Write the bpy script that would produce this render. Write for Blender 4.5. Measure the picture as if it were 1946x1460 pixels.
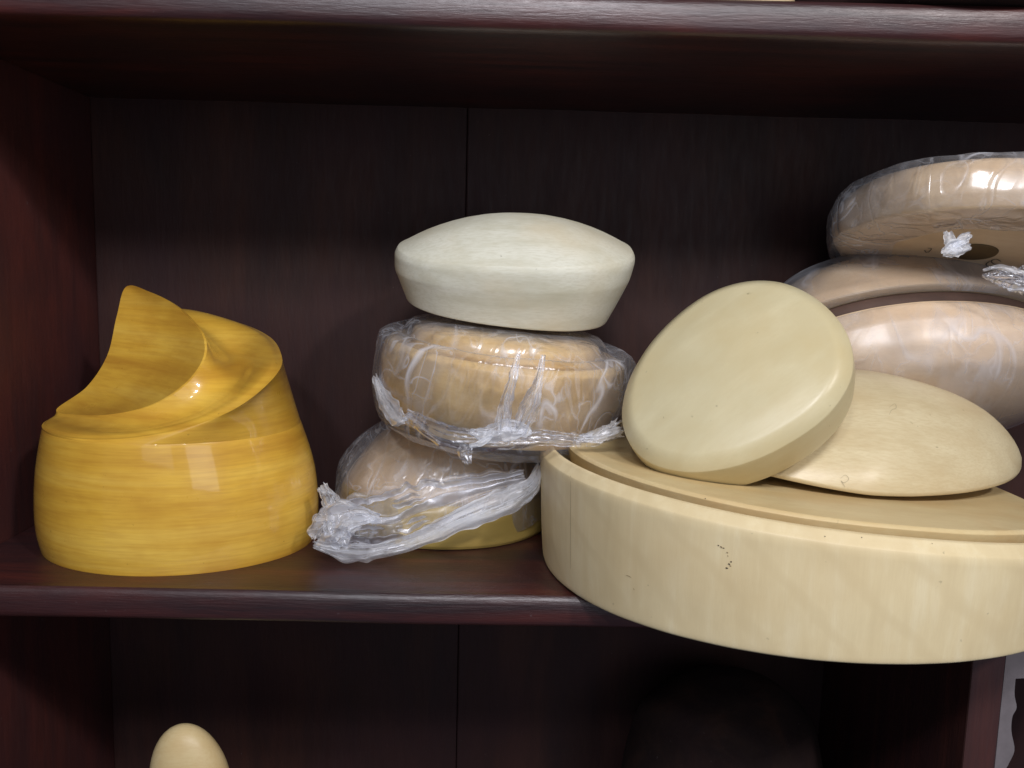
import bpy, math, random
import numpy as np
from mathutils import Vector, Matrix, Euler, noise
rad = math.radians
for o in list(bpy.data.objects): bpy.data.objects.remove(o)
SC = bpy.context.scene
COL = SC.collection

# ------------------------------------------------------------------ camera
FPX = 1630.0
EYE = Vector((0.0, 0.0, 0.2321))
PITCH, YAW, ROLL = rad(7.36), rad(.843), rad(1.414)
cam_d = bpy.data.cameras.new('camera'); cam = bpy.data.objects.new('camera', cam_d); COL.objects.link(cam)
cam_d.sensor_width = 36; cam_d.lens = 36*FPX/1946; cam_d.clip_start = .01; cam_d.clip_end = 50
Rc = Matrix.Rotation(-YAW, 3, 'Z') @ Matrix.Rotation(rad(90)-PITCH, 3, 'X') @ Matrix.Rotation(ROLL, 3, 'Z')
cam.matrix_world = Matrix.Translation(EYE) @ Rc.to_4x4()
SC.camera = cam
cam_d.dof.use_dof = False

# ------------------------------------------------------------------ world and lamps (indoor, close-up)
W = bpy.data.worlds.new('World'); SC.world = W; W.use_nodes = True
bg = W.node_tree.nodes['Background']; bg.inputs[0].default_value = (.62, .72, 1, 1); bg.inputs[1].default_value = .115
def area(name, loc, target, size, power, col, sy=None):
    l = bpy.data.lights.new(name, 'AREA'); l.size = size; l.energy = power; l.color = col
    if sy: l.shape = 'RECTANGLE'; l.size_y = sy
    o = bpy.data.objects.new(name, l); COL.objects.link(o); o.location = loc
    o.rotation_euler = (Vector(target)-Vector(loc)).to_track_quat('-Z', 'Y').to_euler()
    return o
area('ceiling_lamp', (.12, -.48, 1.02), (0.05, .7, .1), .24, 10, (.98, .97, 1))
area('ceiling_lamp', (-.42, -.95, 1.25), (0, .7, .1), .14, 6.5, (.93, .95, 1))
area('ceiling_lamp', (1.0, -.75, 1.33), (-.2, .7, .1), .13, 14, (1, .95, .92))
area('room_light', (.75, -.95, .30), (.3, .6, .0), .7, 3.2, (.92, .94, 1))
area('room_light', (-.3, -1.5, .55), (-.1, .7, .1), .9, 2.6, (.92, .94, 1))
SC.view_settings.view_transform = 'Standard'; SC.view_settings.look = 'None'
SC.view_settings.exposure = 0; SC.view_settings.gamma = 1

# ------------------------------------------------------------------ helpers
def ray(u, v):
    return Rc @ Vector(((u-973)/FPX, -(v-730)/FPX, -1))
def P(u, v, Y):
    d = ray(u, v); return EYE + d*(Y-EYE.y)/d.y
def G(u, v, z=0.0):
    d = ray(u, v); return EYE + d*(z-EYE.z)/d.z
def proj(p):
    c = Rc.transposed() @ (Vector(p)-EYE); return (973-FPX*c.x/c.z, 730+FPX*c.y/c.z)

def link(name, verts, faces, mat, parent=None, smooth=True, sharp=None):
    me = bpy.data.meshes.new(name); me.from_pydata([tuple(v) for v in verts], [], faces); me.update()
    if smooth:
        me.polygons.foreach_set('use_smooth', [True]*len(me.polygons))
    o = bpy.data.objects.new(name, me); COL.objects.link(o)
    if mat: me.materials.append(mat)
    if parent: o.parent = parent
    if sharp: me.set_sharp_from_angle(angle=rad(sharp))
    return o
def tag(o, label, cat, group=None, kind=None):
    o['label'] = label; o['category'] = cat
    if group: o['group'] = group
    if kind: o['kind'] = kind
def thing(name, M, label, cat, group=None):
    o = bpy.data.objects.new(name, None); COL.objects.link(o); o.empty_display_size = .02
    o.matrix_world = M; tag(o, label, cat, group); return o
def MX(loc, rx=0, ry=0, rz=0):
    return Matrix.Translation(loc) @ (Matrix.Rotation(rad(ry), 4, 'Y') @ Matrix.Rotation(rad(rx), 4, 'X') @ Matrix.Rotation(rad(rz), 4, 'Z'))
def rings_mesh(rings, closed_bottom=True, closed_top=True):
    n = len(rings[0]); V = []; F = []
    for r in rings: V += [tuple(p) for p in r]
    for i in range(len(rings)-1):
        for j in range(n):
            k = (j+1) % n
            F.append((i*n+j, i*n+k, (i+1)*n+k, (i+1)*n+j))
    if closed_bottom:
        c = len(V); V.append(tuple(np.mean(np.array(rings[0]), axis=0))); F += [(c, (j+1) % n, j) for j in range(n)]
    if closed_top:
        b = (len(rings)-1)*n
        c = len(V); V.append(tuple(np.mean(np.array(rings[-1]), axis=0))); F += [(c, b+j, b+(j+1) % n) for j in range(n)]
    return V, F
def profile(pts, seg=7, step=.06):
    """(r, z, rounding) polyline -> smooth list of (r, z)"""
    out = []
    for i, p in enumerate(pts):
        q = np.array(p[:2], float); rr = p[2] if len(p) > 2 else 0
        if i in (0, len(pts)-1) or rr <= 0: out.append(q); continue
        a = np.array(pts[i-1][:2], float); b = np.array(pts[i+1][:2], float)
        la, lb = np.linalg.norm(a-q), np.linalg.norm(b-q)
        t = min(rr, la*.49, lb*.49)
        s, e = q+(a-q)/la*t, q+(b-q)/lb*t
        for k in range(seg+1):
            w = k/seg; out.append((1-w)**2*s+2*w*(1-w)*q+w*w*e)
    res = [out[0]]
    for p in out[1:]:
        d = np.linalg.norm(p-res[-1]); m = max(1, int(d/step)); s = res[-1]
        for k in range(1, m+1): res.append(s+(p-s)*k/m)
    return res
def solid(name, prof, a, b, hz, mat, parent, n=112, p=2.0, egg=0.0, warp=None, cap=(True, True)):
    """loft of ovals: prof = list of (r, z); a,b semi axes, hz z scale"""
    rings = []
    for r, z in prof:
        R = []
        for j in range(n):
            t = 2*math.pi*j/n
            c, s = math.cos(t), math.sin(t)
            x = math.copysign(abs(c)**(2/p), c); y = math.copysign(abs(s)**(2/p), s)
            y *= 1+egg*x
            q = [a*r*x, b*r*y, hz*z]
            if warp: q = warp(q, r, z)
            nv_ = Vector((q[0]*14+a*50, q[1]*14, q[2]*14)); d_ = .0007*noise.noise(nv_)+.0003*noise.noise(nv_*3.1)
            q = [q[0]*(1+d_/a), q[1]*(1+d_/b), q[2]+(d_*.6 if r < .97 and z*hz > .006 else 0)]
            R.append(q)
        rings.append(R)
    V, F = rings_mesh(rings, *cap)
    return link(name, V, F, mat, parent, sharp=50)
def catmull(pts, n, closed=True):
    pts = [np.array(p, float) for p in pts]; m = len(pts); out = []
    for i in range(n):
        t = i/n*m if closed else i/(n-1)*(m-1)
        k = int(t); f = t-k
        if closed: a, b, c, d = (pts[(k+j-1) % m] for j in range(4))
        else:
            if k >= m-1: k = m-2; f = 1.0
            a, b, c, d = (pts[min(max(k+j-1, 0), m-1)] for j in range(4))
        out.append(.5*((2*b)+(-a+c)*f+(2*a-5*b+4*c-d)*f*f+(-a+3*b-3*c+d)*f**3))
    return out
def fbm(v, s, o=3):
    return noise.fractal(Vector(v)*s, 1.0, 2.0, o)

# ------------------------------------------------------------------ materials
class NT:
    def __init__(s, name):
        s.m = bpy.data.materials.new(name); s.m.use_nodes = True; s.t = s.m.node_tree
        s.b = s.t.nodes['Principled BSDF']; s.out = s.t.nodes['Material Output']
        s.tc = s.n('ShaderNodeTexCoord')
    def n(s, k, **kw):
        x = s.t.nodes.new(k)
        for a, b in kw.items():
            if a in x.inputs.keys() if hasattr(x.inputs, 'keys') else False: x.inputs[a].default_value = b
            else: setattr(x, a, b)
        return x
    def l(s, a, b): s.t.links.new(a, b)
    def mapping(s, scale, rot=(0, 0, 0), loc=(0, 0, 0)):
        m = s.n('ShaderNodeMapping'); m.inputs['Scale'].default_value = scale; m.inputs['Rotation'].default_value = rot; m.inputs['Location'].default_value = loc
        s.l(s.tc.outputs['Object'], m.inputs[0]); return m.outputs[0]
    def noise(s, vec, scale, detail=4, rough=.55, dist=0):
        x = s.n('ShaderNodeTexNoise'); x.inputs['Scale'].default_value = scale; x.inputs['Detail'].default_value = detail
        x.inputs['Roughness'].default_value = rough; x.inputs['Distortion'].default_value = dist
        s.l(vec, x.inputs['Vector']); return x.outputs['Fac']
    def ramp(s, fac, stops):
        r = s.n('ShaderNodeValToRGB'); e = r.color_ramp.elements
        while len(e) < len(stops): e.new(.5)
        for i, (p, c) in enumerate(stops):
            e[i].position = p; e[i].color = (*c, 1) if len(c) == 3 else c
        s.l(fac, r.inputs[0]); return r.outputs[0]
    def mix(s, fac, a, b, mode='MIX'):
        x = s.n('ShaderNodeMix'); x.data_type = 'RGBA'; x.blend_type = mode
        for v, i in ((fac, 0), (a, 6), (b, 7)):
            if isinstance(v, (int, float)): x.inputs[i].default_value = v
            elif isinstance(v, tuple): x.inputs[i].default_value = (*v, 1)
            else: s.l(v, x.inputs[i])
        return x.outputs[2]
    def math(s, op, a, b=0.0, c=None):
        x = s.n('ShaderNodeMath'); x.operation = op
        for v, i in ((a, 0), (b, 1)) + (((c, 2),) if c is not None else ()):
            if isinstance(v, (int, float)): x.inputs[i].default_value = v
            else: s.l(v, x.inputs[i])
        return x.outputs[0]
    def bump(s, h, strength, dist=.001, prev=None):
        x = s.n('ShaderNodeBump'); x.inputs['Strength'].default_value = strength; x.inputs['Distance'].default_value = dist
        s.l(h, x.inputs['Height'])
        if prev: s.l(prev, x.inputs['Normal'])
        return x.outputs[0]

def wood(name, light, mid, dark, stretch=(2, 14, 14), rot=(0, 0, 0), rough=.42, coat=0., spec=.4, stain=None, seed=0., contrast=.6, cathedral=0.25, calm=.45, finek=.42):
    w = NT(name); v = w.mapping(stretch, rot, (seed, seed*.7, seed*1.3))
    g = w.noise(v, 5.5, 6, .5+.12*contrast, .35)
    fine = w.noise(w.mapping(tuple(q*9 for q in stretch), rot, (seed, 0, 0)), 7, 3, .6)
    dark = tuple(d*calm+m*(1-calm) for d, m in zip(dark, mid)); base = w.ramp(g, [(.2, dark), (.5, mid), (.8, light)])
    col = w.mix(w.math('MULTIPLY', w.ramp(fine, [(.35, (1, 1, 1)), (.58, (0, 0, 0))]), finek), base, dark)
    # growth ring figure
    wv = w.n('ShaderNodeTexWave'); wv.wave_type = 'RINGS'; wv.rings_direction = 'Y'
    wv.inputs['Scale'].default_value = 7; wv.inputs['Distortion'].default_value = 4.5; wv.inputs['Detail'].default_value = 3; wv.inputs['Detail Scale'].default_value = .8
    w.l(w.mapping((.9, 2.2, 2.6), tuple(q+.25 for q in rot), (.13+seed, .05, .21)), wv.inputs['Vector'])
    col = w.mix(w.math('MULTIPLY', w.ramp(wv.outputs['Fac'], [(0, (1, 1, 1)), (.22, (0, 0, 0))]), cathedral), col, dark)
    # slow blotches of handling and age
    bl = w.noise(w.mapping((1, 1, 1), (0, 0, 0), (seed*3, 0, 0)), 11, 4, .6)
    col = w.mix(w.ramp(bl, [(.42, (0, 0, 0)), (.72, (.55, .55, .55))]), col, stain or dark)
    sp = w.noise(w.mapping((1, 1, 1.0), (0, 0, 0), (seed*5, 0, 0)), 160, 2, .5)
    col = w.mix(w.ramp(sp, [(.74, (0, 0, 0)), (.8, (.5, .5, .5))]), col, tuple(q*.35 for q in dark))
    w.l(col, w.b.inputs['Base Color'])
    rr = w.noise(w.mapping((1, 1, 1)), 45, 4, .6)
    w.l(w.math('MULTIPLY_ADD', rr, .16, rough-.08), w.b.inputs['Roughness'])
    w.b.inputs['Specular IOR Level'].default_value = spec
    w.b.inputs['Coat Weight'].default_value = coat; w.b.inputs['Coat Roughness'].default_value = .06
    nb = w.bump(fine, .12, .0006)
    nb = w.bump(w.noise(w.mapping((1, 1, 1)), 420, 2, .5), .05, .0003, nb)
    w.l(nb, w.b.inputs['Normal'])
    if coat: w.l(w.bump(w.noise(w.mapping((1, 1, 1)), 60, 3, .5), .03, .002), w.b.inputs['Coat Normal'])
    return w.m
M_yel = wood('varnished_yellow_wood', (.93, .65, .13), (.76, .45, .055), (.38, .15, .018), (.45, .45, 7.5), (rad(3), rad(-4), 0), rough=.3, coat=.75, seed=1.2, contrast=.5, cathedral=.06, calm=1.0, finek=.22, stain=(.46, .20, .022))
M_white = wood('bleached_wood', (.76, .75, .65), (.68, .67, .56), (.50, .47, .34), (2, 8, 12), rough=.45, seed=2.2, cathedral=.15, calm=.8, stain=(.64, .54, .36))
M_grey = wood('pale_limewood', (.70, .61, .40), (.63, .53, .33), (.48, .36, .19), (2, 9, 14), rough=.34, seed=3.1, cathedral=.2, calm=.7, stain=(.58, .44, .24))
M_disc = wood('smooth_limewood', (.68, .61, .40), (.61, .54, .34), (.50, .39, .19), (3, 9, 9), rough=.33, seed=4.4, contrast=.3, calm=.3, finek=.2, cathedral=.03, stain=(.56, .44, .22))
M_big = wood('large_limewood', (.76, .63, .37), (.68, .54, .29), (.52, .35, .15), (2, 9, 9), (0, rad(6), 0), rough=.40, seed=5.1, cathedral=.22, stain=(.62, .40, .17))
M_bigside = wood('large_limewood_side', (.82, .71, .47), (.76, .63, .38), (.54, .41, .22), (18, 18, 1.6), rough=.45, seed=5.6, contrast=.3, calm=.3, finek=.26, cathedral=.55, stain=(.62, .47, .25))
M_orange = wood('warm_limewood', (.72, .48, .22), (.62, .38, .155), (.42, .21, .07), (2, 7, 9), (0, rad(-14), 0), rough=.4, seed=6.3, cathedral=.35)
M_honey = wood('honey_limewood', (.78, .61, .33), (.72, .51, .23), (.46, .26, .09), (2, 5, 9), (0, rad(20), 0), rough=.4, seed=9.3, contrast=.9, cathedral=.4)
M_pink = wood('rosy_limewood', (.74, .60, .43), (.67, .51, .34), (.50, .34, .20), (2, 10, 10), rough=.4, seed=7.7, cathedral=.12)
M_tan = wood('mustard_painted_wood', (.55, .41, .13), (.50, .36, .10), (.42, .28, .07), (3, 3, 5), rough=.5, seed=8.8, contrast=.5, cathedral=.0)

def dark_wood(name, stretch, red=1.0, rough=.34, seed=0., lift=0., coat=.1, spec=.6):
    w = NT(name); g = w.noise(w.mapping(stretch, (0, 0, 0), (seed, seed, seed)), 4, 8, .62, .4)
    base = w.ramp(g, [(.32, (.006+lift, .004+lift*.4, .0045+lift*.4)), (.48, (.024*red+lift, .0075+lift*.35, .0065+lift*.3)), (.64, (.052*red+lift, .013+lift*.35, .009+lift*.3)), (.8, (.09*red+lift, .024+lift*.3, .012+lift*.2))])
    bl = w.noise(w.mapping((1, 1, 1), (0, 0, 0), (seed+3, 0, 0)), 7, 3, .6)
    col = w.mix(w.ramp(bl, [(.4, (0, 0, 0)), (.68, (.75, .75, .75))]), base, (.016+lift, .008+lift*.3, .009+lift*.34))
    dust = w.noise(w.mapping((1, 1, 1), (0, 0, 0), (0, seed, 0)), 230, 2, .5)
    col = w.mix(w.ramp(dust, [(.73, (0, 0, 0)), (.82, (.3, .3, .3))]), col, (.16, .13, .13))
    w.l(col, w.b.inputs['Base Color'])
    fine = w.noise(w.mapping(tuple(q*8 for q in stretch), (0, 0, 0), (seed, 0, 0)), 6, 3, .6)
    w.l(w.math('MULTIPLY_ADD', fine, .3, rough-.15), w.b.inputs['Roughness'])
    w.b.inputs['Specular IOR Level'].default_value = spec; w.b.inputs['Coat Weight'].default_value = coat; w.b.inputs['Coat Roughness'].default_value = .38; w.b.inputs['Coat Tint'].default_value = (.9, .88, 1, 1)
    nb = w.bump(fine, .35, .0010)
    nb = w.bump(w.noise(w.mapping((1, 1, 1)), 22, 3, .5), .12, .002, nb)
    w.l(nb, w.b.inputs['Normal'])
    return w.m
M_shelf = dark_wood('mahogany_shelf', (1.2, 14, 14), 1.3, .40, 1., lift=.010, coat=.3)
M_back = dark_wood('mahogany_back', (4, 4, .7), .62, .6, 2., coat=0, lift=.017, spec=.28)
M_side = dark_wood('mahogany_side', (4, 4, .7), 1.3, .55, 3., lift=.036, spec=.35)
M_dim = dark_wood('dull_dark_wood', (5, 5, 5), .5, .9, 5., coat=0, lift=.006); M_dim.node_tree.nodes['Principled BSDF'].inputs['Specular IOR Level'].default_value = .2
M_div = dark_wood('mahogany_divider', (14, 12, .8), .9, .45, 4., lift=.03)

def simple(name, col, rough=.6):
    w = NT(name); n = w.noise(w.mapping((1, 1, 1)), 60, 4, .6)
    w.l(w.ramp(n, [(.3, tuple(q*.75 for q in col)), (.7, col)]), w.b.inputs['Base Color']); w.b.inputs['Roughness'].default_value = rough
    return w.m
M_ink = simple('pencil_mark', (.10, .075, .05))
M_stain = simple('knot_mark', (.36, .26, .14))
M_groove_shade = simple('dark_brown_groove_shade', (.10, .055, .04), .75)  # dark brown that paints the groove's shade as a colour
M_scr = simple('scratch_mark', (.10, .06, .04))
M_faint = simple('faint_mark', (.44, .37, .24))
M_lilac = simple('grey_lilac_paint', (.19, .165, .175), .7)
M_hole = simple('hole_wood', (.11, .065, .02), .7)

def film(name, base=.10, crease=.75, scale=24, tint=(.84, .87, .97), stretch=(1, 1, 1), rough=.16, soft=.3, line=.02, bk=1., trans=.25):
    """thin clear film: nearly clear, milky where it is folded over itself, with long curved creases"""
    w = NT(name); v = w.mapping(stretch)
    def crs(vec, sc, width, dist, det=2):
        n_ = w.noise(vec, sc, det, .5, dist)
        d = w.math('ABSOLUTE', w.math('SUBTRACT', n_, .5))
        return w.ramp(d, [(0, (1, 1, 1)), (width*.35, (.7, .7, .7)), (width, (0, 0, 0))]), d
    r1, d1 = crs(v, scale, line, .8); r2, d2 = crs(w.mapping(tuple(q*1.3 for q in stretch), (.5, .3, .9)), scale*1.7, line*1.3, 1.4)
    r3, d3 = crs(w.mapping((2.2, .8, 1.6), (.2, .9, .3)), scale*.8, line*.8, 2.2)
    pat = w.noise(w.tc.outputs['Object'], 20, 3, .55)
    patch = w.ramp(pat, [(.45, (0, 0, 0)), (.66, (1, 1, 1))])
    cr = w.math('MAXIMUM', w.math('MAXIMUM', r1, w.math('MULTIPLY', r2, .7)), w.math('MULTIPLY', r3, .6))
    cr = w.math('MULTIPLY', cr, w.math('MULTIPLY_ADD', patch, .85, .15))
    # layered milky areas with hard edges where the film doubles up
    lay = w.noise(w.mapping(tuple(q*.8 for q in stretch), (.1, .2, .3), (2, 3, 4)), scale*.6, 3, .5, 1.0)
    layer = w.math('ADD', w.ramp(lay, [(.52, (0, 0, 0)), (.535, (1, 1, 1))]), w.ramp(lay, [(.60, (0, 0, 0)), (.61, (1, 1, 1))]))
    fac = w.math('MULTIPLY_ADD', cr, crease, base)
    fac = w.math('MULTIPLY_ADD', layer, soft*.3, fac)
    fac = w.math('MULTIPLY_ADD', patch, soft*.4, fac)
    lw = w.n('ShaderNodeLayerWeight'); lw.inputs[0].default_value = .25
    fac = w.math('MULTIPLY_ADD', w.math('POWER', lw.outputs['Facing'], 3), .25, fac)
    h = w.math('SUBTRACT', w.math('MINIMUM', d1, .07), w.math('MULTIPLY', w.math('MINIMUM', d2, .06), -.7))
    h2 = w.noise(v, scale*.9, 3, .5, .8)
    nb = w.bump(h, .6*bk, .016); nb = w.bump(h2, .35*bk, .01, nb)
    w.b.inputs['Base Color'].default_value = (*tint, 1); w.b.inputs['Roughness'].default_value = rough+.2
    w.b.inputs['Specular IOR Level'].default_value = .6
    w.l(nb, w.b.inputs['Normal'])
    tr = w.n('ShaderNodeBsdfTransparent'); gl = w.n('ShaderNodeBsdfGlossy'); gl.inputs['Roughness'].default_value = rough; gl.inputs['Color'].default_value = (.95, .96, 1, 1)
    w.l(nb, gl.inputs['Normal'])
    fr = w.n('ShaderNodeFresnel'); fr.inputs['IOR'].default_value = 1.5; w.l(nb, fr.inputs['Normal'])
    m1 = w.n('ShaderNodeMixShader'); w.l(w.math('MINIMUM', w.math('MULTIPLY', fr.outputs[0], 1.5), .7), m1.inputs[0]); w.l(tr.outputs[0], m1.inputs[1]); w.l(gl.outputs[0], m1.inputs[2])
    m2 = w.n('ShaderNodeMixShader'); w.l(w.math('MINIMUM', fac, .92), m2.inputs[0]); w.l(m1.outputs[0], m2.inputs[1])
    tl = w.n('ShaderNodeBsdfTranslucent'); tl.inputs[0].default_value = (*tint, 1); m3 = w.n('ShaderNodeMixShader'); m3.inputs[0].default_value = trans; w.l(w.b.outputs[0], m3.inputs[1]); w.l(tl.outputs[0], m3.inputs[2]); w.l(m3.outputs[0], m2.inputs[2])
    w.l(m2.outputs[0], w.out.inputs[0])
    return w.m
F_wrap = film('clear_plastic_film', .05, .55, 8.5, stretch=(1.5, 1.5, .7), soft=.2, rough=.2, bk=.8)
F_wrap_soft = film('clear_plastic_film_tight', .07, .26, 6.5, stretch=(1.6, 1.0, .6), rough=.36, soft=.3, bk=.35)
F_bunch = film('gathered_plastic_film', .34, .4, 18, tint=(.93, .95, 1), rough=.34, soft=.6, line=.06, bk=.3, trans=.55)

# ------------------------------------------------------------------ cabinet
XL, XR = -.4094, .64
YF, YB = .598, .8785
TH = .0255
Z1 = .3935           # underside of the upper shelf
def shelf(name, z_top, y0, parent):
    """board with a bullnose front; z_top is its upper face"""
    sec = [(YB+.004, z_top), (y0+.022, z_top)]
    for k in range(13):
        a = math.pi/2+math.pi*k/12
        ca, sa_ = math.cos(a), math.sin(a); yy = y0+.012-.012*abs(ca)**.55; zz = z_top-TH/2+TH/2*math.copysign(abs(sa_)**.6, sa_)
        sec.append((yy, zz-(0.0012 if k < 2 else 0)))
    sec += [(y0+.022, z_top-TH), (YB+.004, z_top-TH)]
    xs = np.linspace(XL-.0, XR, 80); V = []; F = []; m = len(sec)
    for x in xs:
        for (y, z) in sec:
            dy = .0015*noise.noise(Vector((x*5, z_top*9, 0))); dz = .0007*noise.noise(Vector((x*9, y*9, 3)))
            V.append((x, y+dy, z+dz))
    for i in range(len(xs)-1):
        for j in range(m):
            k = (j+1) % m; F.append((i*m+j, (i+1)*m+j, (i+1)*m+k, i*m+k))
    F.append(tuple(range(m))); F.append(tuple(reversed(range((len(xs)-1)*m, len(xs)*m))))
    return link(name, V, F, M_shelf, parent, sharp=40)
def box(name, x0, x1, y0, y1, z0, z1, mat, parent, bev=.0015):
    V = [(x, y, z) for x in (x0, x1) for y in (y0, y1) for z in (z0, z1)]
    F = [(0, 1, 3, 2), (4, 6, 7, 5), (0, 4, 5, 1), (2, 3, 7, 6), (0, 2, 6, 4), (1, 5, 7, 3)]
    o = link(name, V, F, mat, parent, smooth=False)
    if bev:
        b = o.modifiers.new('b', 'BEVEL'); b.width = bev; b.segments = 2
    return o
cab = thing('display_cabinet', Matrix.Identity(4), 'dark red brown mahogany display cabinet whose shelves carry all the hat blocks', 'cabinet')
shelf('shelf', 0, YF, cab)
shelf('shelf', Z1+TH, YF, cab)
shelf('shelf', -Z1-TH, YF, cab)
shelf('shelf', 2*Z1+2*TH, YF, cab)
# left side panel leans very slightly, as in the picture
sp = box('side_panel', XL-.022, XL-.001, YF-.10, YB+.02, -.46, .88, M_side, cab)
XS = P(885, 400, YB).x
box('back_board', XL-.001, XS-.0002, YB, YB+.012, -.46, .88, M_back, cab)
box('back_board', XS+.0002, XR+.3, YB+.0004, YB+.012, -.46, .88, M_back, cab)
box('back_board', XL-.02, XR+.3, YB+.0125, YB+.02, -.47, .88, M_back, cab)
XD = P(1897, 1400, YF+.006).x
XD0 = P(1840, 1350, YF+.006).x
box('divider', XD0, XD, YF+.006, YB-.001, -Z1-TH+.001, -TH-.001, M_div, cab)

# scalloped grey-lilac trim beyond the divider
sc = []
base_x = XD+.001
pts = [(1946+60, 1238), (1946+60, 1286), (1930, 1290), (1928, 1320), (1932, 1345), (1924, 1362), (1922, 1390), (1928, 1425), (1918, 1450), (1905, 1480), (1925, 1520), (1935, 1560), (1915, 1600), (1898, 1620)]
YT = YF+.008
pp = [P(u, v, YT) for u, v in pts]
cur = [pp[0], pp[1]] + [Vector(q) for q in catmull(pp[2:], 40, False)]
cur = [Vector((max(q.x, base_x+.002), YT, q.z)) for q in cur]
poly = cur + [Vector((base_x, YT, cur[-1].z)), Vector((base_x, YT, -TH-.004)), Vector((cur[0].x, YT, -TH-.004))]
n = len(poly)
loc = Vector((base_x, YT, -.2))
V = [p-loc for p in poly] + [p-loc+Vector((0, .016, 0)) for p in poly]
F = [tuple(range(n)), tuple(reversed(range(n, 2*n)))] + [(i, i+n, (i+1) % n+n, (i+1) % n) for i in range(n)]
tr = link('scalloped_trim', V, F, M_lilac, None, smooth=False); tr.location = loc
tag(tr, 'grey lilac wooden trim with a wavy scalloped edge beside the lower divider', 'trim')

# ------------------------------------------------------------------ 1. yellow swirl block
C1 = Vector((-.263, .716, 0))
yb = thing('hat_block', Matrix.Translation(C1), 'glossy mustard yellow varnished hat block with swirling peaked top, leftmost on the shelf', 'hat block', 'wooden hat blocks')
A = [(78,806,.680),(140,829,.638),(270,845,.606),(400,803,.612),(480,755,.622),(530,705,.655),(534,672,.70),(512,640,.755),(455,614,.785),(355,592,.80),(270,610,.805),(235,660,.80),(205,715,.775),(98,786,.725)]
B = [(107,779,.692),(150,788,.668),(215,786,.650),(290,768,.640),(350,730,.642),(384,685,.655),(387,645,.672),(367,612,.69),(330,578,.708),(285,555,.722),(240,545,.735),(222,600,.742),(204,675,.740),(165,735,.722)]
dep = [.001,.002,.004,.007,.011,.015,.020,.022,.018,.012,.008,.006,.004,.002]
NN = 196
A = [(u, v, y+.018) for u, v, y in A]; B = [(u, v, y+.018) for u, v, y in B]
ra = catmull([P(*q)-C1 for q in A], NN); rb = catmull([P(*q)-C1 for q in B], NN); rd = catmull([(d, 0, 0) for d in dep], NN)
def ang_of(i):  # angle matching control indices: 0 left .. front .. right .. back
    t = i/NN*14
    return math.pi + (t/6.2*math.pi if t <= 6.2 else math.pi+(t-6.2)/7.8*math.pi)
def oval(cx, cy, a, b, z, i, tiltx=0.0):
    t = ang_of(i)
    return np.array((cx+a*math.cos(t), cy+b*math.sin(t), z+tiltx*math.cos(t)))
zS = P(270, 845, .622).z; sl = P(105, 806, .715).x-C1.x; sr = P(566, 790, .715).x-C1.x
sa, sx = (sr-sl)/2, (sr+sl)/2; sb = C1.y-.6215
ringS = [oval(sx, 0, sa, sb, zS, i, -.001) for i in range(NN)]
for i in range(NN):     # towards the left the ridge melts into the seam
    t_ = i/NN*14; t_ = t_-14 if t_ > 12 else t_
    w_ = min(1, max(0, (3.4-abs(t_-.6))/2.0)) if t_ < 6 else 0
    w_ = w_*w_*(3-2*w_)
    ra[i] = ra[i]*(1-w_)+(ringS[i]+np.array((0, 0, .0012)))*w_
ml = P(87, 900, .715).x-C1.x; mr = P(600, 930, .715).x-C1.x; ma, mx = (mr-ml)/2, (mr+ml)/2
bl = G(96, 1020).x-C1.x; br = G(600, 1000).x-C1.x; ba, bx = (br-bl)/2, (br+bl)/2
# above the seam: edge A sits inside or on the seam ring
for i in range(NN):
    pass
up = []
for k in range(9):    # seam -> A
    w = k/8
    R = []
    for i in range(NN):
        s = ringS[i]; a = ra[i]
        q = s*(1-w)+a*w
        sag = .0006*math.sin(math.pi*w)*min(1, max(0, (a[2]-s[2])/.05))
        d = np.array((q[0], q[1], 0)); d /= (np.linalg.norm(d)+1e-9)
        q = q+d*sag
        R.append(q)
    up.append(R)
rim = []
for w in (.03, .07): rim.append([ra[i]*(1-w)+rb[i]*w+np.array((0, 0, -.0002)) for i in range(NN)])
for k in range(1, 22):
    w = .07+.86*k/22; R = []
    for i in range(NN):
        t = w
        q = ra[i]*(1-t)+rb[i]*t
        k_ = rd[i][0]/.022
        R.append(q+np.array((0, .3, -1))*(rd[i][0]*.95*6.75*t*t*(1-t)-.0035*k_*math.sin(math.pi*min(1, t/.55)))+np.array((0, 0, 0)))
    rim.append(R)
rim.append([ra[i]*.03+rb[i]*.97 for i in range(NN)])
def cur_at(pts, t):
    m = len(pts); t = t % m; k = int(t); f = t-k
    a_, b_, c_, d_ = (np.array(pts[(k+j-1) % m]) for j in range(4))
    return .5*((2*b_)+(-a_+c_)*f+(2*a_-5*b_+4*c_-d_)*f*f+(-a_+3*b_-3*c_+d_)*f**3)
Bp = [P(*q)-C1 for q in B]
top = up+rim
V, F = rings_mesh([[tuple(q) for q in r] for r in top+[rb]], True, False)
v0 = len(V); GU, GV = 110, 24
for i in range(GU+1):
    w = i/GU
    rt = cur_at(Bp, w*10); lf = cur_at(Bp, 14-w*4)
    for j in range(GV+1):
        x = j/GV; q = lf*(1-x)+rt*x
        q = q+np.array((.4, .8, -.3))*.006*math.sin(math.pi*x)*math.sin(math.pi*w)
        V.append(tuple(q))
for i in range(GU):
    for j in range(GV):
        a_ = v0+i*(GV+1)+j; F.append((a_, a_+1, a_+GV+2, a_+GV+1))
link('swirl_top', V, F, M_yel, yb, sharp=32)
body = []
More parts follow.
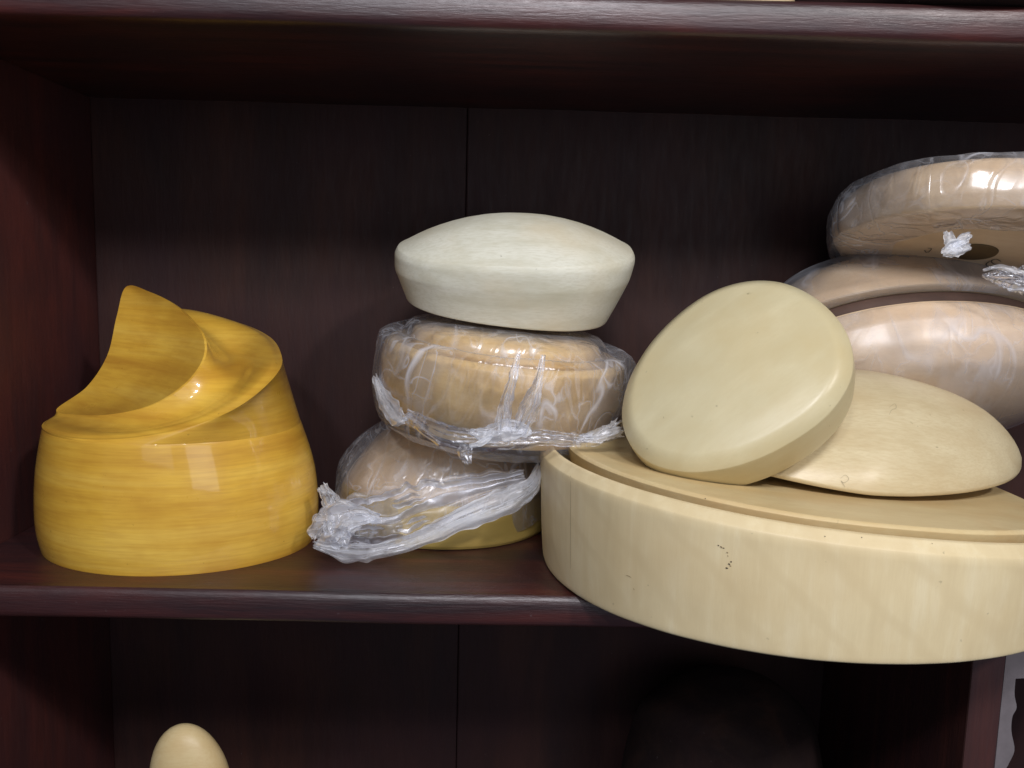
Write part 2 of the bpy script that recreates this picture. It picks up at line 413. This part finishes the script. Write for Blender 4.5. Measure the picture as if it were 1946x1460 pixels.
for z, a, b, cx, cy in [(.0, ma-.0045, .0935, mx, .0), (.0012, ma-.0032, .0945, mx, 0), (.016, ma-.0005, .0975, mx, 0), (.036, ma, .0985, mx, 0), (.066, ma*.66+sa*.34+.001, .098, mx*.75+sx*.25, 0), (zS-.002, sa+.0006, sb+.0004, sx, 0), (zS-.0010, sa-.0016, sb-.0016, sx, 0)]:
    body.append((z, a, b, cx, cy))
bz = catmull(body, 40, False)
R = [[oval(q[3], q[4], q[1], q[2], q[0], i) for i in range(NN)] for q in bz]
V, F = rings_mesh(R); link('lower_body', V, F, M_yel, yb, sharp=50)

# ------------------------------------------------------------------ 5. big block overhanging the shelf
C5 = Vector((.241, .683, .0005))
big = thing('hat_block', MX(C5), 'very large oval pale limewood hat block with a rope groove, overhanging the shelf front', 'hat block', 'wooden hat blocks')
A5, B5 = .206, .193
pr = profile([(.972, 0, .0), (.980, .001, .004), (.995, .03, .02), (1.0, .058, .01), (.997, .0615, .003), (.966, .0680, .003), (.955, .0685, .002)], step=.004)
def w5(q, r, z):
    f = min(1, q[2]/.06)
    q[2] += f*(.0115-.075*q[0]-.25*max(0, q[0])**2)
    return q
def mk(prof, name, mat, cap):
    return solid(name, prof, A5, B5, 1, mat, big, n=220, p=2.05, warp=w5, cap=cap)
mk(pr, 'side_wall', M_bigside, (True, False))
pr = profile([(.955, .0685, 0), (.954, .049, .0), (.868, .049, .0), (.899, .0700, .0012), (.889, .0722, .008), (.75, .0720, .06), (.45, .066, .2), (.001, .063, 0)], step=.01)
mk(pr, 'top_board', M_big, (False, True))

# ------------------------------------------------------------------ 4a. mustard base block, 4b wrapped dome
C4 = Vector((-.047, .788, 0))
t = thing('hat_block', MX(C4), 'low mustard coloured oval block lying flat under the tilted plastic covered dome', 'hat block', 'wooden hat blocks')
solid('block_body', profile([(.97, .0005, .01), (1, .004, .01), (1.0, .034, .01), (.97, .038, .01), (.9, .039, 0), (.3, .039, 0)], step=.02), .098, .094, 1, M_tan, t)

D4 = MX(P(845, 925, .79), 8, -8, 0)
t = thing('hat_block', D4, 'tilted domed hat block in torn plastic bag on the mustard coloured block', 'hat block', 'wooden hat blocks')
dome = [(.90, -.012, .01), (.985, -.010, .02), (.99, .0, .01), (1.0, .006, .02), (.88, .026, .08), (.62, .052, .12), (.36, .068, .15), (.2, .073, .1), (.001, .074, 0)]
solid('block_body', profile(dome, step=.03), .100, .09, 1, M_pink, t, p=2.1)
def sheet_from_profile(name, prof, a, b, mat, parent, amp=.004, fold=.003, seed=0, n=200, warp=None, cap=(False, False)):
    rings = []
    for i, (r, z) in enumerate(prof):
        R = []
        for j in range(n):
            th = 2*math.pi*j/n; c, s = math.cos(th), math.sin(th)
            x, y = a*r*c, b*r*s
            v = Vector((x*1.0+seed, y, z))
            d = amp*(noise.noise(v*26)+.5*noise.noise(v*60))
            # radial pleats
            d += fold*abs(noise.noise(Vector((c*5+seed, s*5, z*9))))*2-fold*.6
            k = 1+d/a
            q = [x*k, y*k, z+amp*.6*noise.noise(v*30+Vector((9, 3, 1)))]
            if warp: q = warp(q, th, i/(len(prof)-1))
            R.append(q)
        rings.append(R)
    V, F = rings_mesh(rings, *cap)
    return link(name, V, F, mat, parent)
def w4(q, th, t_):
    return q
fp = profile([(1.03, -.020, .05), (1.04, -.012, .02), (1.045, .004, .03), (.95, .034, .1), (.75, .057, .12), (.45, .072, .15), (.2, .076, .1), (.02, .077, 0)], step=.02)
sheet_from_profile('plastic_bag', fp, .101, .092, F_wrap, t, .002, .0025, 3.3, cap=(False, True))

def crumple(name, path, width, mat, parent, Minv, seed=0, amp=.006, nu=150, nv=22, curl=1.5, freq=60, taper=True):
    """a gathered strip of film following a path of world points; widths in metres"""
    c = catmull(path, nu, False); ws = catmull([(w, 0, 0) for w in width], nu, False)
    V = []; F = []
    for i in range(nu):
        p = Vector(c[i]); tn = (Vector(c[min(i+1, nu-1)])-Vector(c[max(i-1, 0)])).normalized()
        w = max(ws[i][0], .0008)
        side = tn.cross(Vector((0, -1, .2))).normalized(); nrm = side.cross(tn).normalized()
        for j in range(nv):
            s = j/(nv-1)-.5
            v = Vector((i*.028*120/nu, s*4.6, seed))
            f1 = noise.noise(v*1.2); f2 = noise.noise(v*2.9+Vector((5, 0, 0))); f3 = noise.noise(v*1.1+Vector((0, 7, 2)))
            edge = 1+.25*noise.noise(Vector((i*.13, j/(nv-1)*2, seed+4)))
            q = p+side*(s*w*edge+amp*.6*f3)+nrm*(amp*(1.0*f1+.6*f2)+w*.16*math.sin(s*curl*6+f3*3))+tn*(amp*.7*f2)
            V.append(Minv @ q)
    for i in range(nu-1):
        for j in range(nv-1): F.append((i*nv+j, (i+1)*nv+j, (i+1)*nv+j+1, i*nv+j+1))
    return link(name, V, F, mat, parent)
Mi = D4.inverted()
crumple('bag_hem', [P(596,1036,.655), P(660,1050,.652), P(720,1046,.650), P(800,1024,.655), P(880,985,.66), P(960,955,.665), P(1010,925,.67), P(1026,885,.685)], [.006,.016,.013,.014,.020,.022,.016,.004], F_bunch, t, Mi, 1.1, .004)
crumple('bag_hem', [P(612,925,.675), P(632,960,.67), P(640,1000,.66), P(650,1040,.652)], [.008,.020,.026,.012], F_bunch, t, Mi, 2.1, .007, nu=90, nv=34)
crumple('bag_hem', [P(598,1030,.66), P(625,1005,.655), P(660,985,.655), P(720,985,.66)], [.012,.030,.028,.006], F_bunch, t, Mi, 5.1, .007, nu=90, nv=34)
crumple('bag_hem', [P(655,992,.662), P(740,985,.662), P(850,958,.666), P(1000,912,.680)], [.040,.046,.044,.020], F_wrap_soft, t, Mi, 7.7, .0009, nu=150, nv=34)

# ------------------------------------------------------------------ 3. wrapped ring block
M3 = MX(P(947, 776, .745), 5, 5.5, 0)
t = thing('hat_block', M3, 'orange tinted hat block in crumpled clear plastic, directly under the bleached whitish block', 'hat block', 'wooden hat blocks')
p3 = [(.80, -.014, .02), (.86, -.012, .02), (.87, -.004, .004), (.84, -.003, .004), (.84, -.001, .004), (.93, .001, .03), (.985, .018, .08), (1.0, .036, .08), (.985, .050, .04), (.93, .056, .05), (.84, .052, .03), (.79, .052, .02), (.76, .065, .06), (.65, .071, .1), (.001, .073, 0)]
solid('block_body', profile(p3, step=.02), .106, .095, 1, M_honey, t)
f3 = profile([(.30, -.027, .1), (.80, -.026, .1), (1.0, -.012, .08), (1.055, .014, .1), (1.07, .040, .1), (1.045, .058, .05), (.95, .064, .05), (.85, .060, .05), (.79, .070, .05), (.6, .0755, .1), (.1, .077, 0)], step=.014)
sheet_from_profile('plastic_wrap', f3, .106, .095, F_wrap, t, .0022, .0022, 8.1, cap=(True, True))
Mi = M3.inverted()
crumple('wrap_fold', [P(712,715,.70), P(728,752,.685), P(750,790,.66), P(772,800,.655)], [.004,.012,.016,.004], F_bunch, t, Mi, 11, .003, nu=80)
crumple('wrap_fold', [P(770,785,.655), P(850,830,.635), P(930,838,.63), P(1030,832,.63), P(1110,836,.635), P(1180,815,.655)], [.010,.018,.016,.012,.010,.012], F_wrap, t, Mi, 12, .003)
crumple('wrap_fold', [P(893,822,.628), P(925,826,.625), P(970,815,.625), P(1010,822,.626)], [.006,.013,.016,.004], F_bunch, t, Mi, 13, .004, nu=90)
crumple('wrap_fold', [P(1100,835,.636), P(1140,827,.638), P(1178,812,.648)], [.003,.011,.014], F_bunch, t, Mi, 14, .004, nu=80)
crumple('wrap_fold', [P(888,846,.62), P(884,862,.619), P(892,882,.62)], [.008,.012,.002], F_wrap_soft, t, Mi, 15, .0015, nu=40, nv=12)
crumple('wrap_fold', [P(892,848,.62), P(915,842,.62), P(935,826,.622)], [.003,.004,.004], F_bunch, t, Mi, 16, .001, nu=40, nv=12)
crumple('wrap_fold', [P(1032,675,.627), P(1022,730,.621), P(1005,780,.621), P(985,825,.624)], [.004,.008,.016,.010], F_wrap_soft, t, Mi, 17, .002, nu=90)
crumple('wrap_fold', [P(985,672,.627), P(975,715,.621), P(960,770,.621), P(955,822,.624)], [.003,.007,.010,.014], F_wrap_soft, t, Mi, 18, .002, nu=90)

# ------------------------------------------------------------------ 2. bleached block on top
M2 = MX(P(979, 489, .735), 15, -.5, 0)
t = thing('hat_block', M2, 'bleached whitish oval hat block with domed top and tapering sides, topmost of the middle stack', 'hat block', 'wooden hat blocks')
s2 = .715/1550
p2 = [(.60, -.0430, .0), (.85, -.0425, .010), (.985, -.010, .03), (1.0, .003, .014), (.975, .0085, .012)]
p2 += [(r, .006+.0300*(1-(r/1.0)**2)**.92, 0) for r in (.93, .90, .85, .77, .68, .58, .47, .35, .22, .1, .001)]
def w2(q, r, z):
    if z < 0:
        f = -z/.0425
        q[2] -= f*(.001+.105*q[0]); q[0] -= f*.006
    return q
solid('block_body', profile(p2, step=.03), .1015, .068, 1, M_white, t, p=2.3, warp=w2)

# ------------------------------------------------------------------ 7. lens dome behind the leaning disc
M7 = MX(P(1564, 834, .70), 11, 4.6, 0)
t = thing('hat_block', M7, 'pale pointed lens shaped dome block lying on the big oval block behind the leaning disc', 'hat block', 'wooden hat blocks')
dm = [(.96, -.004, .01), (.992, -.003, .01), (1.0, .000, .01)]
for k in range(1, 15):
    r_ = 1-(k/15)**1.25; dm.append((r_, .001+.060*(1-r_*r_)**.86, .0))
dm.append((.001, .061, 0))
solid('block_body', profile(dm, step=.04), (.165), .102, .96, M_grey, t, p=1.62, warp=lambda q, r, z: [q[0]+.62*max(0, q[2]), q[1], q[2]])
lens7 = t

# ------------------------------------------------------------------ 6. leaning oval disc
def frame(loc, nrm, major):
    z = Vector(nrm).normalized(); x = (Vector(major)-Vector(major).dot(z)*z).normalized(); y = z.cross(x)
    return Matrix.Translation(loc) @ Matrix((x, y, z)).transposed().to_4x4()
M6 = frame(P(1387, 724, .622), (-.40, -.70, .56), (.74, .0, .66))
t = thing('hat_block', M6, 'smooth beige egg shaped disc block leaning on its edge against the lens dome', 'hat block', 'wooden hat blocks')
p6 = [(.5, -.036, 0), (.92, -.036, .02), (.97, -.032, .02), (1.0, -.010, .03), (1.0, .006, .07), (.90, .0145, .10), (.6, .019, .1), (.3, .0215, .1), (.001, .0225, 0)]
solid('block_body', profile(p6, step=.03), .0868, .0705, 1, M_disc, t, egg=.15, p=2.12)

# ------------------------------------------------------------------ 9. wrapped dome with groove
M9 = frame(P(1745, 672, .79), (.02, -.70, -.71), (1, 0, -.03))
t = thing('hat_block', M9, 'big rosy dome block with dark groove in tight clear film behind the lens dome', 'hat block', 'wooden hat blocks')
g9 = [(.60, -.068, 0), (.86, -.066, .05), (.97, -.045, .06), (1.065, -.016, .03), (1.07, -.008, .006), (.84, -.007, .004), (.84, .006, .004), (1.0, .007, .008), (.985, .022, .05), (.90, .042, .1), (.7, .060, .15), (.4, .072, .15), (.001, .076, 0)]
solid('block_body', profile(g9, step=.03), .139, .080, 1, M_pink, t)
solid('groove_shade_band', profile([(.86, -.0068, 0), (.955, -.0066, 0), (.972, -.004, 0), (.972, .002, 0), (.955, .0048, 0), (.86, .0052, 0)]), .139, .080, 1, M_groove_shade, t, cap=(False, False))  # dark band added inside the groove, coloured to stand for its deep shade
f9 = [(.86, .006, 0), (.93, .0085, .006), (1.006, .0085, .01), (.990, .024, .05), (.905, .044, .1), (.705, .062, .15), (.4, .074, .15), (.02, .078, 0)]
sheet_from_profile('plastic_wrap', profile(f9, step=.03), .139, .080, F_wrap_soft, t, .0003, .0004, 21, cap=(False, True))
f9b = [(.88, -.069, .05), (.995, -.045, .06), (1.080, -.016, .02), (1.082, -.006, .005), (1.0, -.0045, 0)]
sheet_from_profile('plastic_wrap', profile(f9b, step=.02), .139, .080, F_wrap_soft, t, .0003, .0004, 23, cap=(False, False))
Mi = M9.inverted()

# ------------------------------------------------------------------ 10. wrapped brim block showing its underside
M10 = MX(P(1885, 494, .75), -16, 8, 0)
t = thing('hat_block', M10, 'wrapped brim block with finger hole underneath, highest of the right hand stack', 'hat block', 'wooden hat blocks')
p10 = [(.001, 0, 0), (.80, .0, .0), (.93, .001, .02), (.985, .012, .05), (1.0, .025, .06), (.95, .040, .08), (.8, .049, .15), (.4, .0525, .2), (.001, .053, 0)]
solid('block_body', profile(p10, step=.03), .136, .120, 1, M_pink, t)
f10 = [(.64, -.0025, .03), (.85, -.0035, .02), (1.0, -.001, .05), (1.025, .011, .05), (1.03, .026, .06), (.98, .043, .08), (.82, .0515, .15), (.4, .055, .2), (.02, .0555, 0)]
sheet_from_profile('plastic_wrap', profile(f10, step=.02), .138, .122, F_wrap, t, .0016, .002, 31, cap=(False, True),
    warp=lambda q, th, k: ([q[0]*(1+.16*noise.noise(Vector((th*2.2, 3, 1)))), q[1]*(1+.16*noise.noise(Vector((th*2.2, 3, 1)))), q[2]] if k < .05 else q))
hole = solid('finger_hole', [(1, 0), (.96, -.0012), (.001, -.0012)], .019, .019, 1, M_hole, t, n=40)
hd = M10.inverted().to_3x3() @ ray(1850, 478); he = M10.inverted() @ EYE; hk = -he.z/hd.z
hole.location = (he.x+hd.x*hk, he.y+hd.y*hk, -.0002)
Mi = M10.inverted()
crumple('wrap_fold', [P(1800,440,.62), P(1808,462,.612), P(1815,480,.608)], [.005,.009,.011], F_bunch, t, Mi, 41, .0008, nu=50, nv=20)
crumple('wrap_fold', [P(1790,482,.609), P(1815,472,.609), P(1845,470,.612)], [.004,.013,.004], F_bunch, t, Mi, 42, .0008, nu=50, nv=20)
crumple('wrap_fold', [P(1812,470,.609), P(1830,455,.61), P(1846,446,.612)], [.003,.008,.004], F_bunch, t, Mi, 43, .0006, nu=50, nv=20)

# plastic scrap in the gap at far right
pb = thing('plastic_bag', Matrix.Translation(P(1920, 545, .70)), 'dark greyish crumpled plastic bag squeezed between the two right hand wrapped blocks', 'plastic bag')
crumple('bag_film', [P(1866,524,.70), P(1900,528,.695), P(1950,534,.69), P(2010,550,.69)], [.003,.014,.022,.02], F_wrap, pb, pb.matrix_world.inverted(), 51, .002, nv=34)
crumple('bag_fold', [P(1868,514,.69), P(1900,508,.685), P(1935,516,.68), P(1960,520,.68)], [.002,.004,.004,.003], F_bunch, pb, pb.matrix_world.inverted(), 52, .001, nu=60, nv=10)

# ------------------------------------------------------------------ blocks on the other shelves
LZ = -Z1-TH
q = P(352, 1470, .68)
t = thing('hat_block', Matrix.Translation((q.x, .68, LZ+.0005)), 'narrow pale block with a rounded tip and trailing shoulder on the shelf below', 'hat block', 'wooden hat blocks')
top_z = P(352, 1378, .68).z-LZ
pk = [(1.0, 0, .01), (1.0, top_z*.35, .2), (.66, top_z*.66, .2)]
for k in range(0, 12):
    a = k/11*math.pi/2; pk.append((.47*math.cos(a)**1.0+.001, top_z*(.82+.18*math.sin(a)), 0))
solid('block_body', profile(pk, step=.03), .066, .045, 1, M_big, t, p=2.0, warp=lambda q, r, z: [q[0]+.05*max(0, 1-z/(top_z))**1.2*(1 if q[0] > 0 else .3), q[1], q[2]])

q = P(1405, 1460, .72)
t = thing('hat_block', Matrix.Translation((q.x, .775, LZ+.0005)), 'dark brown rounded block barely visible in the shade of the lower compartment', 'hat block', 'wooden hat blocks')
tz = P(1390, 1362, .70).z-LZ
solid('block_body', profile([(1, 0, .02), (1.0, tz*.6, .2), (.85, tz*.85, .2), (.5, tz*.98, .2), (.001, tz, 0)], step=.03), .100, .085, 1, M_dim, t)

UZ = Z1+TH
g0 = P(1800, 10, YF+.05)
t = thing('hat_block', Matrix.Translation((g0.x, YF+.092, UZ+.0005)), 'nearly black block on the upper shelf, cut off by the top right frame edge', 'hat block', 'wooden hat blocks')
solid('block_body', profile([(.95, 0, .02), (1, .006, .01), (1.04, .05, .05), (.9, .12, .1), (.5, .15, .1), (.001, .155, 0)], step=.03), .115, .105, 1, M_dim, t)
g1 = P(1437, 6, YF+.020)
t = thing('hat_block', Matrix.Translation((g1.x, YF+.045, UZ+.0005)), 'pale cream round block at the front of the upper shelf, only its foot in view', 'hat block', 'wooden hat blocks')
solid('block_body', profile([(.95, 0, .02), (1, .004, .01), (1.02, .04, .05), (.9, .07, .1), (.5, .085, .1), (.001, .088, 0)], step=.03), .033, .033, 1, M_grey, t)

# ------------------------------------------------------------------ marks on the wood
dg = None
def on_surface(parent_name_obj, u, v):
    dgr = bpy.context.evaluated_depsgraph_get()
    d = ray(u, v).normalized()
    hit, loc, nrm, idx, ob, _ = SC.ray_cast(dgr, EYE, d)
    return (loc, nrm, ob) if hit else None
def stroke(pts, width, mat, name, only=None):
    """a flat pencil mark or stain lying on whatever wood it is seen on"""
    bpy.context.view_layer.update()
    H = []
    for u, v in pts:
        h = on_surface(None, u, v)
        if not h: return
        H.append(h)
    ob = H[len(H)//2][2]
    body = ob
    par = body.parent
    if par is None: return
    Minv = par.matrix_world.inverted(); V = []; F = []
    P3 = [h[0]+h[1]*.00035 for h in H]
    for i, p in enumerate(P3):
        tn = (P3[min(i+1, len(P3)-1)]-P3[max(i-1, 0)]).normalized(); sd = tn.cross(H[i][1]).normalized()
        w = .6*width*(.35+.65*math.sin(math.pi*(i+.5)/len(P3)))*(.8+.4*random.random())
        V += [Minv @ (p-sd*w/2), Minv @ (p+sd*w/2)]
    for i in range(len(P3)-1): F.append((2*i, 2*i+1, 2*i+3, 2*i+2))
    link(name, V, F, mat, par, smooth=False)
random.seed(4)
def spline(pts, n=14): return [tuple(q[:2]) for q in catmull([(*p, 0) for p in pts], n, False)]
for pts, w, m, nm in [
    ([(1364,1036),(1367,1037)], 0.0011, M_ink, 'bark_fleck'),
    ([(1369,1038),(1373,1041)], 0.0014, M_stain, 'bark_fleck'),
    ([(1374,1041),(1377,1042)], 0.001, M_ink, 'bark_fleck'),
    ([(1381,1049),(1384,1051)], 0.0012, M_stain, 'bark_fleck'),
    ([(1383,1055),(1384,1058)], 0.0008, M_stain, 'bark_fleck'),
    ([(1388,1067),(1391,1068)], 0.0014, M_ink, 'bark_fleck'),
    ([(1384,1071),(1388,1073)], 0.0016, M_ink, 'bark_fleck'),
    ([(1387,1075),(1390,1076)], 0.0012, M_stain, 'bark_fleck'),
    ([(1379,1079),(1384,1080)], 0.0015, M_ink, 'bark_fleck'),
    ([(1096,1160),(1098,1162)], 0.0008, M_stain, 'bark_fleck'),
    ([(1204,1118),(1206,1121)], 0.0006, M_stain, 'bark_fleck'),
    ([(1340,947),(1341,949)], 0.0009, M_ink, 'bark_fleck'),
    ([(1567,1019),(1568,1021)], 0.001, M_ink, 'bark_fleck'),
    ([(1637,1021),(1638,1023)], 0.001, M_ink, 'bark_fleck'),
    ([(1770,1033),(1772,1034)], 0.0009, M_stain, 'bark_fleck'),
    ([(1190,1093),(1196,1095),(1200,1098)], .0006, M_stain, 'bark_fleck'),
    ([(1690,775),(1700,768),(1703,776),(1694,780),(1690,789)], .0006, M_faint, 'pencil_mark'),
    ([(1597,910),(1606,903),(1613,911),(1604,918),(1598,914),(1606,926)], .0006, M_faint, 'pencil_mark'),
    ([(1261,792),(1262,796)], .0006, M_faint, 'pencil_mark'),
]:
    stroke(spline(pts), w, m, nm)
# figures pencilled on the underside of the highest block (x mirrored as it is seen from below)
def fig(pts, w):
    V = []; F = []
    c = [Vector((p[0], p[1], -.0008)) for p in spline(pts, 22)]
    for i, p in enumerate(c):
        tn = (c[min(i+1, len(c)-1)]-c[max(i-1, 0)]).normalized(); sd = Vector((-tn.y, tn.x, 0))
        V += [p-sd*w/2, p+sd*w/2]
    for i in range(len(c)-1): F.append((2*i, 2*i+1, 2*i+3, 2*i+2))
    link('pencil_figure', V, F, M_ink, t10, smooth=False)
t10 = [o for o in COL.objects if o.type == 'EMPTY' and o.get('label', '').startswith('wrapped brim')][0]
Mi = M10.inverted()
def under(u, v):
    d = ray(u, v); a = Mi @ EYE; b = Mi.to_3x3() @ d; k = (-.0008-a.z)/b.z; return (a.x+b.x*k, a.y+b.y*k)
for pts, w in [([(1757,476),(1760,480),(1763,479)], .0009), ([(1763,472),(1770,473),(1767,477),(1764,480)], .0008),
               ([(1902,497),(1893,493),(1884,496),(1887,501),(1895,504)], .0011), ([(1881,497),(1874,502),(1878,507),(1888,507)], .0011)]:
    fig([under(*q) for q in pts], w)

stroke(spline([(322, 42), (370, 95), (420, 150), (462, 190)], 20), .0007, M_scr, 'scratch')
# hairline joint on the big block's left flank
stroke([(1085, 905+i*16) for i in range(12)], .0006, M_stain, 'glue_line')

SC.render.engine = 'CYCLES'
SC.cycles.transparent_max_bounces = 24
